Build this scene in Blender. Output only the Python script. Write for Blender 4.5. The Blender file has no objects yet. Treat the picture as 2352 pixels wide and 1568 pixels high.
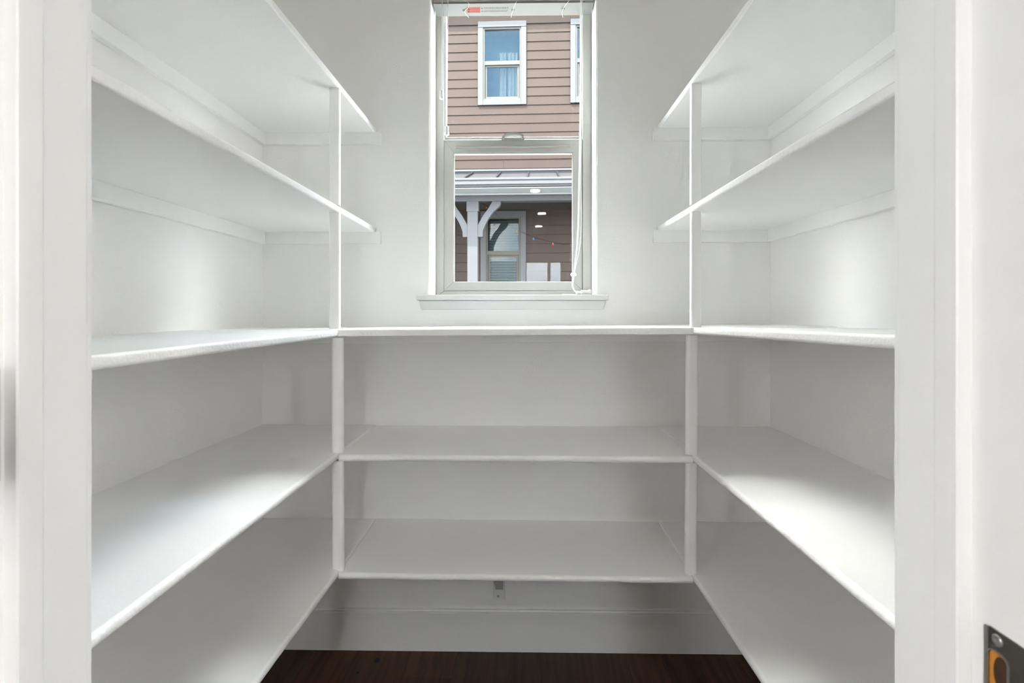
import bpy, bmesh, math, random
from mathutils import Vector, Matrix
S = bpy.context.scene
COL = S.collection
random.seed(7)
PI = math.pi
H = 1.16                      # camera height above the pantry floor; below, z is counted from the camera's level

# ------------------------------------------------------------------ camera
cam = bpy.data.cameras.new('camera')
cam_ob = bpy.data.objects.new('camera', cam)
COL.objects.link(cam_ob)
PSI = 0.016                   # turned a little to the left of the window wall's normal
cam_ob.location = (0, 0, H)
cam_ob.rotation_euler = (PI / 2, 0, PSI)
cam.sensor_width = 36
cam.lens = 36 * 1150 / 2352
cam.shift_x = -(5.6) / 2352
cam.shift_y = -64 / 2352
cam.clip_start = 0.02
cam.clip_end = 200
cam.dof.use_dof = True
cam.dof.focus_distance = 1.9
cam.dof.aperture_fstop = 9
S.camera = cam_ob

# ------------------------------------------------------------------ view, world, sun
S.view_settings.view_transform = 'Standard'
S.view_settings.look = 'None'
S.view_settings.gamma = 1
S.view_settings.use_curve_mapping = False
S.view_settings.exposure = 1.50
try:
    S.cycles.max_bounces = 12
    S.cycles.diffuse_bounces = 9
    S.cycles.glossy_bounces = 6
    S.cycles.transparent_max_bounces = 24
    S.cycles.sample_clamp_indirect = 8
    S.cycles.caustics_reflective = False
    S.cycles.caustics_refractive = False
except Exception:
    pass
SKY = 20.0
world = bpy.data.worlds.new('sky')
S.world = world
world.use_nodes = True
nt = world.node_tree
nt.nodes.clear()
wo = nt.nodes.new('ShaderNodeOutputWorld')
bg = nt.nodes.new('ShaderNodeBackground')
tc = nt.nodes.new('ShaderNodeTexCoord')
nz = nt.nodes.new('ShaderNodeTexNoise')
nz.inputs['Scale'].default_value = 2.6
nz.inputs['Detail'].default_value = 6
rp = nt.nodes.new('ShaderNodeValToRGB')
rp.color_ramp.elements[0].position = 0.36
rp.color_ramp.elements[0].color = (0.27, 0.43, 0.62, 1)
rp.color_ramp.elements[1].position = 0.54
rp.color_ramp.elements[1].color = (1.0, 0.98, 0.95, 1)
mpn = nt.nodes.new('ShaderNodeMapping')
mpn.inputs['Location'].default_value = (10.2, 5.4, 13.8)
nt.links.new(tc.outputs['Generated'], mpn.inputs['Vector'])
nt.links.new(mpn.outputs['Vector'], nz.inputs['Vector'])
nt.links.new(nz.outputs['Fac'], rp.inputs['Fac'])
nt.links.new(rp.outputs['Color'], bg.inputs['Color'])
sx = nt.nodes.new('ShaderNodeSeparateXYZ')       # overcast sky: brighter towards the zenith all round
gr = nt.nodes.new('ShaderNodeMath')
gr.operation = 'MULTIPLY_ADD'
gr.use_clamp = False
gr.inputs[1].default_value = 0.9 * SKY
gr.inputs[2].default_value = 0.5 * SKY
nt.links.new(tc.outputs['Generated'], sx.inputs['Vector'])
nt.links.new(sx.outputs['Z'], gr.inputs[0])
nt.links.new(gr.outputs[0], bg.inputs['Strength'])
nt.links.new(bg.outputs['Background'], wo.inputs['Surface'])

SUN = 22.0
sun = bpy.data.lights.new('sun', 'SUN')
sun.energy = SUN
sun.angle = math.radians(0.6)
sun.color = (1.0, 0.95, 0.88)
sun_ob = bpy.data.objects.new('sun', sun)
sun_ob.rotation_euler = Vector((0.8, 1.0, -2.4)).to_track_quat('-Z', 'Y').to_euler()
sun_ob.location = (-4, -4, 12)
COL.objects.link(sun_ob)

CAN_POWER = 5.5              # recessed ceiling lamps of the room behind the camera

# ------------------------------------------------------------------ materials
def new_mat(name):
    m = bpy.data.materials.new(name)
    m.use_nodes = True
    return m, m.node_tree, m.node_tree.nodes['Principled BSDF']

def mat(name, col, rough=0.5, metal=0.0, bump=0.0, bscale=200.0, bdist=0.002, var=0.0, vscale=4.0, spec=0.5):
    m, t, p = new_mat(name)
    p.inputs['Base Color'].default_value = (*col, 1)
    p.inputs['Roughness'].default_value = rough
    p.inputs['Metallic'].default_value = metal
    p.inputs['Specular IOR Level'].default_value = spec
    c = t.nodes.new('ShaderNodeTexCoord')
    if bump:
        n = t.nodes.new('ShaderNodeTexNoise')
        n.inputs['Scale'].default_value = bscale
        n.inputs['Detail'].default_value = 2.5
        b = t.nodes.new('ShaderNodeBump')
        b.inputs['Strength'].default_value = bump
        b.inputs['Distance'].default_value = bdist
        t.links.new(c.outputs['Object'], n.inputs['Vector'])
        t.links.new(n.outputs['Fac'], b.inputs['Height'])
        t.links.new(b.outputs['Normal'], p.inputs['Normal'])
    if var:
        n2 = t.nodes.new('ShaderNodeTexNoise')
        n2.inputs['Scale'].default_value = vscale
        r = t.nodes.new('ShaderNodeValToRGB')
        r.color_ramp.elements[0].position = 0.3
        r.color_ramp.elements[1].position = 0.7
        r.color_ramp.elements[0].color = (*[x * (1 - var) for x in col], 1)
        r.color_ramp.elements[1].color = (*[min(1, x * (1 + var)) for x in col], 1)
        t.links.new(c.outputs['Object'], n2.inputs['Vector'])
        t.links.new(n2.outputs['Fac'], r.inputs['Fac'])
        t.links.new(r.outputs['Color'], p.inputs['Base Color'])
    return m

WALLC = (0.874, 0.869, 0.858)
M_WALL = mat('wall_paint', WALLC, 0.40, bump=0.5, bscale=170, bdist=0.0012, var=0.012, vscale=3)
M_CEIL = mat('ceiling_paint', (0.82, 0.82, 0.80), 0.7, bump=0.3, bscale=150)
M_SHELF = mat('shelf_paint', (0.912, 0.911, 0.906), 0.38, bump=0.25, bscale=120, bdist=0.001, var=0.01)
M_EDGE = mat('shelf_edge_paint', (0.895, 0.895, 0.893), 0.35, bump=0.85, bscale=95, bdist=0.0022)
M_TRIM = mat('trim_paint', (0.87, 0.87, 0.865), 0.33, bump=0.15, bscale=90, bdist=0.001)
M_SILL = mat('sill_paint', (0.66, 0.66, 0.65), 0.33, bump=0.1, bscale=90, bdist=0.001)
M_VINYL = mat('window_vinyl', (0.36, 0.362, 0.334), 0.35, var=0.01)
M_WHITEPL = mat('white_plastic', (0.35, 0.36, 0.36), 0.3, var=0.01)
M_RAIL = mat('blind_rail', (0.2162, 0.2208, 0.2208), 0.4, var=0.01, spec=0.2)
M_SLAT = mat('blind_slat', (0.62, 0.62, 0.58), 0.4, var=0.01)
M_CORD = mat('white_cord', (0.86, 0.85, 0.84), 0.6, bump=0.3, bscale=900)
M_TASSEL = mat('tassel_plastic', (0.80, 0.79, 0.76), 0.35, var=0.02)
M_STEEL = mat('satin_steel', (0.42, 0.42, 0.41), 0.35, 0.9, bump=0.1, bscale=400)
M_BRONZE = mat('dark_metal', (0.075, 0.07, 0.055), 0.45, 0.4, bump=0.2, bscale=300)
M_NICKEL = mat('hinge_nickel', (0.62, 0.61, 0.58), 0.3, 0.9, bump=0.05)
M_ARM = mat('bracket_arm_paint', (0.42, 0.42, 0.42), 0.45, 0.2, bump=0.1)
M_BRACKET = mat('bracket_paint', (0.80, 0.80, 0.79), 0.45, 0.1, bump=0.1)
M_PLYEDGE = mat('raw_wood', (0.60, 0.25, 0.035), 0.6, bump=0.3, bscale=80, var=0.12, vscale=60)
M_BORE = mat('bored_wood', (0.055, 0.022, 0.008), 0.7, bump=0.3, bscale=80, var=0.25, vscale=50)
M_RED = mat('label_orange_red', (0.27, 0.022, 0.010), 0.45, var=0.02)
M_INK = mat('label_ink', (0.02, 0.006, 0.005), 0.6, var=0.02)
M_INKG = mat('label_small_print', (0.035, 0.035, 0.04), 0.6, var=0.02)
# outside
M_SIDING = mat('siding_paint', (0.0132, 0.0099, 0.0088), 0.6, bump=0.3, bscale=60, bdist=0.002, var=0.05, vscale=1.5, spec=0.03)
M_HTRIM = mat('house_trim_paint', (0.0269, 0.0278, 0.0306), 0.5, bump=0.1, var=0.02, spec=0.03)
M_HVINYL = mat('house_window_vinyl', (0.0275, 0.0281, 0.0275), 0.4, var=0.01, spec=0.03)
M_HVINYLB = mat('house_window_beige', (0.0272, 0.0261, 0.0232), 0.4, var=0.01, spec=0.03)
M_METALROOF = mat('standing_seam_roof', (0.0153, 0.0157, 0.0164), 0.4, 0.2, bump=0.05, var=0.03, spec=0.03)
M_ROOFSHADE = mat('shaded_roof_metal', (0.0084, 0.0084, 0.0090), 0.45, 0.2, var=0.04, spec=0.03)  # roof metal darkened in colour for the shade on ribs and flashing
M_CURTAIN = mat('curtain_cloth', (0.0248, 0.0248, 0.0237), 0.8, bump=0.2, bscale=200, spec=0.03)
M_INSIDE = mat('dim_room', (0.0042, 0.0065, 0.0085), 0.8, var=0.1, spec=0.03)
M_BLINDOUT = mat('house_blind', (0.0215, 0.0249, 0.0249), 0.5, var=0.02, spec=0.03)
M_GROUND = mat('ground_cover', (0.140, 0.138, 0.130), 0.9, bump=0.5, bscale=20, var=0.2, spec=0.03)
M_TRIMLIFT = mat('lightened_trim_paint', (0.1152, 0.1226, 0.1337), 0.5, bump=0.1, var=0.02, spec=0.03)  # same trim paint made lighter, lifts the shade under the porch roof
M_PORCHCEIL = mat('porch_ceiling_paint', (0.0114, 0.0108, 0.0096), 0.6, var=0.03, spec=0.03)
M_BLACKWIRE = mat('wire_black', (0.002, 0.002, 0.002), 0.7, var=0.05, spec=0.02)

def glass(name, base=0.06, tint=(0.97, 0.985, 0.975)):
    m = bpy.data.materials.new(name)
    m.use_nodes = True
    t = m.node_tree
    t.nodes.clear()
    o = t.nodes.new('ShaderNodeOutputMaterial')
    mx = t.nodes.new('ShaderNodeMixShader')
    tr = t.nodes.new('ShaderNodeBsdfTransparent')
    tr.inputs['Color'].default_value = (*tint, 1)
    gl = t.nodes.new('ShaderNodeBsdfGlossy')
    gl.inputs['Roughness'].default_value = 0.0
    lw = t.nodes.new('ShaderNodeLayerWeight')
    lw.inputs['Blend'].default_value = 0.5
    pw = t.nodes.new('ShaderNodeMath')
    pw.operation = 'POWER'
    pw.inputs[1].default_value = 5
    ml = t.nodes.new('ShaderNodeMath')
    ml.operation = 'MULTIPLY_ADD'
    ml.inputs[1].default_value = 1 - base
    ml.inputs[2].default_value = base
    t.links.new(lw.outputs['Facing'], pw.inputs[0])
    t.links.new(pw.outputs[0], ml.inputs[0])
    t.links.new(ml.outputs[0], mx.inputs['Fac'])
    t.links.new(tr.outputs[0], mx.inputs[1])
    t.links.new(gl.outputs[0], mx.inputs[2])
    t.links.new(mx.outputs[0], o.inputs['Surface'])
    return m
M_GLASS = glass('window_glass', 0.0138)
M_HGLASS = glass('house_glass', 0.0090, (0.85, 0.92, 0.95))

def screen_mat():
    m = bpy.data.materials.new('insect_mesh')
    m.use_nodes = True
    t = m.node_tree
    t.nodes.clear()
    o = t.nodes.new('ShaderNodeOutputMaterial')
    mx = t.nodes.new('ShaderNodeMixShader')
    tr = t.nodes.new('ShaderNodeBsdfTransparent')
    df = t.nodes.new('ShaderNodeBsdfDiffuse')
    df.inputs['Color'].default_value = (0.02, 0.02, 0.02, 1)
    c = t.nodes.new('ShaderNodeTexCoord')
    outs = []
    for ax in ('X', 'Z'):
        w = t.nodes.new('ShaderNodeTexWave')
        w.wave_type = 'BANDS'
        w.bands_direction = ax
        w.wave_profile = 'SIN'
        w.inputs['Scale'].default_value = 2 * PI / (20 * 0.0042)
        p = t.nodes.new('ShaderNodeMath')
        p.operation = 'POWER'
        p.inputs[1].default_value = 5
        t.links.new(c.outputs['Object'], w.inputs['Vector'])
        t.links.new(w.outputs['Fac'], p.inputs[0])
        outs.append(p)
    a = t.nodes.new('ShaderNodeMath')
    a.operation = 'MAXIMUM'
    t.links.new(outs[0].outputs[0], a.inputs[0])
    t.links.new(outs[1].outputs[0], a.inputs[1])
    k = t.nodes.new('ShaderNodeMath')
    k.operation = 'MULTIPLY_ADD'
    k.inputs[1].default_value = 0.10
    k.inputs[2].default_value = 0.03
    t.links.new(a.outputs[0], k.inputs[0])
    t.links.new(k.outputs[0], mx.inputs['Fac'])
    t.links.new(tr.outputs[0], mx.inputs[1])
    t.links.new(df.outputs[0], mx.inputs[2])
    t.links.new(mx.outputs[0], o.inputs['Surface'])
    return m
M_SCREEN = screen_mat()

def emit_mat(name, col, s):
    m = bpy.data.materials.new(name)
    m.use_nodes = True
    t = m.node_tree
    t.nodes.clear()
    o = t.nodes.new('ShaderNodeOutputMaterial')
    e = t.nodes.new('ShaderNodeEmission')
    e.inputs['Color'].default_value = (*col, 1)
    e.inputs['Strength'].default_value = s
    t.links.new(e.outputs[0], o.inputs['Surface'])
    return m

def wood_mat(name, c0, c1):
    m, t, p = new_mat(name)
    c = t.nodes.new('ShaderNodeTexCoord')
    mp = t.nodes.new('ShaderNodeMapping')
    mp.inputs['Scale'].default_value = (26, 1.6, 10)
    n = t.nodes.new('ShaderNodeTexNoise')
    n.inputs['Scale'].default_value = 2.2
    n.inputs['Detail'].default_value = 7
    n.inputs['Distortion'].default_value = 0.6
    r = t.nodes.new('ShaderNodeValToRGB')
    r.color_ramp.elements[0].position = 0.3
    r.color_ramp.elements[1].position = 0.72
    r.color_ramp.elements[0].color = (*c0, 1)
    r.color_ramp.elements[1].color = (*c1, 1)
    b = t.nodes.new('ShaderNodeBump')
    b.inputs['Strength'].default_value = 0.25
    b.inputs['Distance'].default_value = 0.001
    t.links.new(c.outputs['Object'], mp.inputs['Vector'])
    t.links.new(mp.outputs['Vector'], n.inputs['Vector'])
    t.links.new(n.outputs['Fac'], r.inputs['Fac'])
    t.links.new(r.outputs['Color'], p.inputs['Base Color'])
    t.links.new(n.outputs['Fac'], b.inputs['Height'])
    t.links.new(b.outputs['Normal'], p.inputs['Normal'])
    p.inputs['Roughness'].default_value = 0.55
    p.inputs['Specular IOR Level'].default_value = 0.25
    return m
M_PLANKS = [wood_mat('dark_plank_umber', (0.036, 0.019, 0.010), (0.080, 0.041, 0.022)),
            wood_mat('dark_plank_brown', (0.030, 0.018, 0.010), (0.066, 0.037, 0.021)),
            wood_mat('dark_plank_rust', (0.046, 0.021, 0.010), (0.098, 0.045, 0.022))]
M_SUBFLOOR = mat('floor_gap', (0.008, 0.005, 0.004), 0.8, var=0.1)

# ------------------------------------------------------------------ mesh helpers (world space, z from the camera's level)
def bx(bm, x0, x1, y0, y1, z0, z1, bev=0.0, seg=2):
    vs = [bm.verts.new((x, y, z)) for x in (x0, x1) for y in (y0, y1) for z in (z0, z1)]
    fs = [(0, 1, 3, 2), (4, 6, 7, 5), (0, 4, 5, 1), (2, 3, 7, 6), (0, 2, 6, 4), (1, 5, 7, 3)]
    faces = [bm.faces.new([vs[i] for i in f]) for f in fs]
    if bev:
        es = {e for f in faces for e in f.edges}
        bmesh.ops.bevel(bm, geom=list(es), offset=bev, segments=seg, affect='EDGES', profile=0.6)

def prism(bm, pts, axis, a, b, bev=0.0):
    """closed outline pts (2D) extruded along axis from a to b. x: pts=(y,z); y: pts=(x,z); z: pts=(x,y)."""
    def P(p, t):
        return {'x': (t, p[0], p[1]), 'y': (p[0], t, p[1]), 'z': (p[0], p[1], t)}[axis]
    lo = [bm.verts.new(P(p, a)) for p in pts]
    hi = [bm.verts.new(P(p, b)) for p in pts]
    n = len(pts)
    fs = [bm.faces.new(lo), bm.faces.new(hi[::-1])]
    for i in range(n):
        fs.append(bm.faces.new((lo[i], hi[i], hi[(i + 1) % n], lo[(i + 1) % n])))
    if bev:
        es = {e for f in fs for e in f.edges}
        bmesh.ops.bevel(bm, geom=list(es), offset=bev, segments=1, affect='EDGES')

def tube(bm, pts, r, n=8, caps=True):
    pts = [Vector(p) for p in pts]
    rings = []
    for i, p in enumerate(pts):
        d = (pts[min(i + 1, len(pts) - 1)] - pts[max(i - 1, 0)]).normalized()
        up = Vector((0, 0, 1)) if abs(d.z) < 0.9 else Vector((0, 1, 0))
        s = d.cross(up).normalized()
        u = s.cross(d).normalized()
        rr = r[i] if isinstance(r, (list, tuple)) else r
        rings.append([bm.verts.new(p + s * rr * math.cos(2 * PI * k / n) + u * rr * math.sin(2 * PI * k / n)) for k in range(n)])
    for a, b in zip(rings, rings[1:]):
        for k in range(n):
            bm.faces.new((a[k], b[k], b[(k + 1) % n], a[(k + 1) % n]))
    if caps:
        bm.faces.new(rings[0])
        bm.faces.new(rings[-1][::-1])

def smooth_path(pts, k=6):
    out = []
    P = [Vector(p) for p in pts]
    for i in range(len(P) - 1):
        p0, p1, p2, p3 = P[max(i - 1, 0)], P[i], P[i + 1], P[min(i + 2, len(P) - 1)]
        for j in range(k):
            t = j / k
            out.append(0.5 * ((2 * p1) + (p2 - p0) * t + (2 * p0 - 5 * p1 + 4 * p2 - p3) * t * t + (3 * p1 - p0 - 3 * p2 + p3) * t ** 3))
    out.append(P[-1])
    return out

def lathe(bm, prof, c, axis='z', n=16):
    rings = []
    for r, h in prof:
        ring = []
        for k in range(n):
            a = 2 * PI * k / n
            v = (r * math.cos(a), r * math.sin(a), h)
            if axis == 'x':
                v = (h, r * math.cos(a), r * math.sin(a))
            if axis == 'y':
                v = (r * math.cos(a), h, r * math.sin(a))
            ring.append(bm.verts.new((c[0] + v[0], c[1] + v[1], c[2] + v[2])))
        rings.append(ring)
    for a, b in zip(rings, rings[1:]):
        for k in range(n):
            bm.faces.new((a[k], a[(k + 1) % n], b[(k + 1) % n], b[k]))
    bm.faces.new(rings[0][::-1])
    bm.faces.new(rings[-1])

def B():
    return bmesh.new()

ORIGIN = {}                                     # a thing's origin in modelling space
def link(name, bm, m, parent=None, smooth=False, local=False, angle=40):
    bmesh.ops.recalc_face_normals(bm, faces=bm.faces)
    if smooth:
        for f in bm.faces:
            f.smooth = True
        lim = math.radians(angle)
        for e in bm.edges:
            if len(e.link_faces) == 2 and e.calc_face_angle(0) > lim:
                e.smooth = False
    me = bpy.data.meshes.new(name)
    if parent is None:
        xs = [v.co.x for v in bm.verts]; ys = [v.co.y for v in bm.verts]; zs = [v.co.z for v in bm.verts]
        o = Vector(((min(xs) + max(xs)) / 2, (min(ys) + max(ys)) / 2, min(zs)))
    else:
        o = ORIGIN[parent.name]
    bmesh.ops.translate(bm, verts=bm.verts, vec=-o)
    bm.to_mesh(me)
    bm.free()
    me.materials.append(m)
    ob = bpy.data.objects.new(name, me)
    COL.objects.link(ob)
    ORIGIN[ob.name] = o
    if parent is None:
        ob.location = o + Vector((0, 0, H))
    else:
        ob.parent = parent
    return ob

def thing(name, loc, label=None, cat=None, group=None, kind=None, rotz=0):
    o = bpy.data.objects.new(name, None)
    o.empty_display_size = 0.05
    COL.objects.link(o)
    o.location = (loc[0], loc[1], loc[2] + H)
    o.rotation_euler = (0, 0, rotz)
    ORIGIN[o.name] = Vector(loc)
    return tag(o, label, cat, group, kind)

def tag(o, label=None, cat=None, group=None, kind=None):
    if label: o['label'] = label
    if cat: o['category'] = cat
    if group: o['group'] = group
    if kind: o['kind'] = kind
    return o

def struct(name, bm, m, parent=None, label=None, **k):
    o = link(name, bm, m, parent, **k)
    if parent is None:
        o['kind'] = 'structure'
    if label:
        o['label'] = label
    return o

def ring_wall(bm, x0, x1, z0, z1, hx0, hx1, hz0, hz1, y0, y1):
    """wall slab in XZ with a rectangular hole"""
    xs = [x0, hx0, hx1, x1]; zs = [z0, hz0, hz1, z1]
    V = {}
    for y in (y0, y1):
        for i, x in enumerate(xs):
            for j, z in enumerate(zs):
                V[(y, i, j)] = bm.verts.new((x, y, z))
    for y in (y0, y1):
        for i in range(3):
            for j in range(3):
                if (i, j) != (1, 1):
                    bm.faces.new([V[(y, a, b)] for a, b in ((i, j), (i + 1, j), (i + 1, j + 1), (i, j + 1))])
    def side(a, b):
        bm.faces.new((V[(y0, *a)], V[(y0, *b)], V[(y1, *b)], V[(y1, *a)]))
    for i in range(3):
        side((i, 0), (i + 1, 0)); side((i, 3), (i + 1, 3)); side((0, i), (0, i + 1)); side((3, i), (3, i + 1))
    side((1, 1), (2, 1)); side((1, 2), (2, 2)); side((1, 1), (1, 2)); side((2, 1), (2, 2))

# ------------------------------------------------------------------ the room shell
ZF, ZC = -H, 1.57                               # floor, ceiling
WL, WR, WB = -0.905, 0.849, 1.730               # inner faces: left, right, window wall
JL, JR, JF = -0.4164, 0.3496, 0.474             # door jambs, pantry face of the door wall
KX, KY = 2.6, -6.2                              # room behind the camera
WX0, WX1, WZ0, WZ1 = -0.3195, 0.2540, 0.0600, 1.262   # window hole
bm = B(); ring_wall(bm, -5, 5, ZF - 0.4, 1.8, WX0, WX1, WZ0, WZ1, WB, WB + 0.20)
es = [e for e in bm.edges if all(abs(v.co.y - WB) < 1e-6 and WX0 - 1e-6 <= v.co.x <= WX1 + 1e-6 and WZ0 - 1e-6 <= v.co.z <= WZ1 + 1e-6 for v in e.verts)
      and len([f for f in e.link_faces if abs(f.normal.y) < 0.5]) >= 0 and abs(e.verts[0].co.x - e.verts[1].co.x) < 1e-6]
bmesh.ops.bevel(bm, geom=es, offset=0.004, segments=3, affect='EDGES')
struct('wall_back', bm, M_WALL, label='white textured wall with the window above the counter shelf', smooth=True)
bm = B(); bx(bm, WL - 0.11, WL, JF - 0.119, WB, ZF, ZC)
struct('wall_left', bm, M_WALL, label='white orange peel textured wall behind the left shelves')
bm = B(); bx(bm, WR, WR + 0.11, JF - 0.119, WB, ZF, ZC)
struct('wall_right', bm, M_WALL, label='white orange peel textured wall behind the right shelves')
bm = B(); ring_wall(bm, -KX, KX, ZF - 0.3, ZC, JL - 0.02, JR + 0.02, ZF, 0.92, JF - 0.119, JF)
struct('wall_front', bm, M_WALL, label='white wall around the doorway the camera stands in')
bm = B(); bx(bm, -KX - 0.2, KX + 0.2, KY - 0.2, WB, ZC, ZC + 0.2)
struct('ceiling', bm, M_CEIL, label='white ceiling')
for s, nm in ((-1, 'wall_hall_left'), (1, 'wall_hall_right')):
    bm = B()                                     # unseen openings on both sides, added to bring daylight onto jambs and shelves
    ya, yb, za = (-1.01, -0.67, 0.25)
    x0, x1 = sorted((s * KX, s * (KX + 0.12)))
    for y0, y1, z0, z1 in ((KY, -3.0, ZF, ZC), (-2.45, ya, ZF, ZC), (yb, WB, ZF, ZC), (ya, yb, ZF, za), (ya, yb, 1.25, ZC), (-3.0, -2.45, ZF, za), (-3.0, -2.45, 1.25, ZC)):
        bx(bm, x0, x1, y0, y1, z0, z1)
    struct(nm, bm, M_WALL, label='white side wall of the room behind the doorway, ' + ('left' if s < 0 else 'right'))
bm = B(); ring_wall(bm, -KX - 0.2, KX + 0.2, ZF - 0.3, ZC, 0.08, 0.76, 0.15, 1.02, KY - 0.15, KY)
bx(bm, 0.50, 0.56, KY - 0.1, KY - 0.04, 0.15, 1.02)
struct('wall_hall_far', bm, M_WALL, label='far white wall with a glazed opening, seen mirrored in the pantry window')

# floor: planks run towards the window wall
bm = B(); bx(bm, -KX - 0.2, KX + 0.2, KY - 0.2, WB, ZF - 0.12, ZF - 0.012)
floor = struct('floor', bm, M_SUBFLOOR, label='dark brown hardwood plank floor')
edges = [-0.905, -0.72, -0.567, -0.4005, -0.226, -0.001, 0.184, 0.351, 0.469, 0.583, 0.72, 0.849]
joints = [[1.1], [0.9], [1.588 - 0.62, 1.588], [1.25], [0.8], [1.35], [0.95], [1.3], [0.75], [1.2], [1.0]]
joints[3] = [1.590]
joints[2] = [1.0]
g = 0.00025
for i in range(len(edges) - 1):
    ys = [0.0] + joints[i] + [WB]
    for a, b in zip(ys, ys[1:]):
        bm = B(); bx(bm, edges[i] + g, edges[i + 1] - g, a + g, b - g, ZF - 0.012, ZF, 0.0007, 1)
        link('plank', bm, M_PLANKS[(i * 2 + int(a * 7)) % 3], floor)
for i in range(24):                              # planks of the room behind
    x0 = -KX + i * 5.2 / 24
    bm = B(); bx(bm, x0 + g, x0 + 5.2 / 24 - g, KY, -0.001, ZF - 0.012, ZF)
    link('plank', bm, M_PLANKS[i % 3], floor)

for x, y, a, b_ in ((-0.487, 1.668, 0.009, 0.013), (-0.532, 1.609, 0.005, 0.006)):   # knots in the plank left of the middle
    bm = B(); prism(bm, [(x + a * math.cos(2 * PI * k / 14), y + b_ * math.sin(2 * PI * k / 14)) for k in range(14)], 'z', ZF - 0.001, ZF + 0.00015)
    link('knot', bm, M_SUBFLOOR, floor)
# baseboards
def base_prof(d):                                # (depth, height) outline with an eased top
    return [(0, 0), (0, 0.1405), (0.009, 0.1405), (0.010, 0.1385), (0.005, 0.1375), (0.005, 0.1325), (d - 0.001, 0.1315), (d, 0.1300), (d, 0)]
bm = B(); prism(bm, [(WB - p[0], ZF + p[1]) for p in base_prof(0.014)], 'x', WL + 0.015, WR - 0.015)
struct('baseboard_back', bm, M_TRIM, label='tall white baseboard under the lowest back shelf')
bm = B(); prism(bm, [(WL + p[0], ZF + p[1]) for p in base_prof(0.014)], 'y', JF + 0.02, WB - 0.001)
struct('baseboard_left', bm, M_TRIM, label='white baseboard along the left wall')
bm = B(); prism(bm, [(WR - p[0], ZF + p[1]) for p in base_prof(0.014)], 'y', JF + 0.02, WB - 0.001)
struct('baseboard_right', bm, M_TRIM, label='white baseboard along the right wall')

# door jambs
for s, X, nm, lab in ((1, JL, 'trim_1', 'white left door jamb with its stop'), (-1, JR, 'trim_2', 'white right door jamb with stop and strike plate')):
    bm = B(); bx(bm, X, X - s * 0.02, JF - 0.124, JF, ZF, 0.92, 0.0035, 4)
    j = struct(nm, bm, M_TRIM, label=lab, smooth=True)
    bm = B()
    sp_ = [(X, 0.3955), (X + s * 0.0098, 0.3955), (X + s * 0.011, 0.3967)]
    for k in range(8):                            # rounded edge towards the pantry
        a = PI / 2 * k / 7
        sp_.append((X + s * (0.011 - 0.006 + 0.006 * math.cos(a)), 0.4214 - 0.006 + 0.006 * math.sin(a)))
    prism(bm, sp_ + [(X, 0.4214)], 'z', ZF, 0.92)
    link('door_stop', bm, M_TRIM, j, smooth=True)
    bm = B()
    prism(bm, [(X - s * 0.006, JF), (X - s * 0.006, JF + 0.010), (X - s * 0.012, JF + 0.014), (X - s * 0.060, JF + 0.016), (X - s * 0.064, JF + 0.012), (X - s * 0.064, JF)], 'z', ZF, 0.98)
    link('casing', bm, M_TRIM, j)
    if s < 0:
        jr = j
    else:
        jl = j
# strike plate on the right jamb: rounded plate with a latch hole, screw, raw wood and bore behind it
def rrect(y0, y1, z0, z1, r, n=6):
    out = []
    for cx, cz, a0 in ((y1 - r, z1 - r, 0), (y0 + r, z1 - r, PI / 2), (y0 + r, z0 + r, PI), (y1 - r, z0 + r, 1.5 * PI)):
        for k in range(n + 1):
            a = a0 + PI / 2 * k / n
            out.append((cx + r * math.cos(a), cz + r * math.sin(a)))
    return out
def plate_hole(bm, x0, x1, outer, inner):
    n = len(outer)
    L = [[bm.verts.new((x, *p)) for p in pts] for x, pts in ((x0, outer), (x0, inner), (x1, outer), (x1, inner))]
    for a, b in ((L[0], L[1]), (L[2], L[3]), (L[0], L[2]), (L[1], L[3])):
        for k in range(n):
            bm.faces.new((a[k], b[k], b[(k + 1) % n], a[(k + 1) % n]))
SHO = rrect(0.330, 0.3829, -0.2905, -0.2331, 0.004)
SHI = rrect(0.3645, 0.3800, -0.2800, -0.2482, 0.0060)
bm = B(); plate_hole(bm, JR + 0.0002, JR - 0.0016, SHO, SHI)
sp = link('strike_plate', bm, M_BRONZE, jr)
tag(sp, 'dark metal strike plate with latch hole')
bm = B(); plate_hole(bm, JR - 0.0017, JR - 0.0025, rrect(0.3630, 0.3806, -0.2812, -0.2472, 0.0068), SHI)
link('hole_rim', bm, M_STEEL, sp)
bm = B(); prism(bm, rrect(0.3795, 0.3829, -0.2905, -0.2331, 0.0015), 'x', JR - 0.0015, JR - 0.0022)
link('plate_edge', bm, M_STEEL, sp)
bm = B(); lathe(bm, [(0.0042, 0.0), (0.0042, -0.0008), (0.0036, -0.0014), (0.0018, -0.0012), (0.0014, -0.0004), (0.0003, -0.0004)], (JR - 0.0015, 0.3722, -0.2393), 'x')
link('screw', bm, M_STEEL, sp)
bm = B(); prism(bm, SHI, 'x', JR - 0.0005, JR + 0.0001)
link('raw_wood', bm, M_PLYEDGE, sp)
bm = B(); prism(bm, [(0.3706 + 0.0058 * math.cos(2 * PI * k / 24), -0.2632 + 0.0125 * math.sin(2 * PI * k / 24)) for k in range(24)], 'x', JR - 0.0009, JR - 0.0004)
link('latch_bore', bm, M_BORE, sp)

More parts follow.
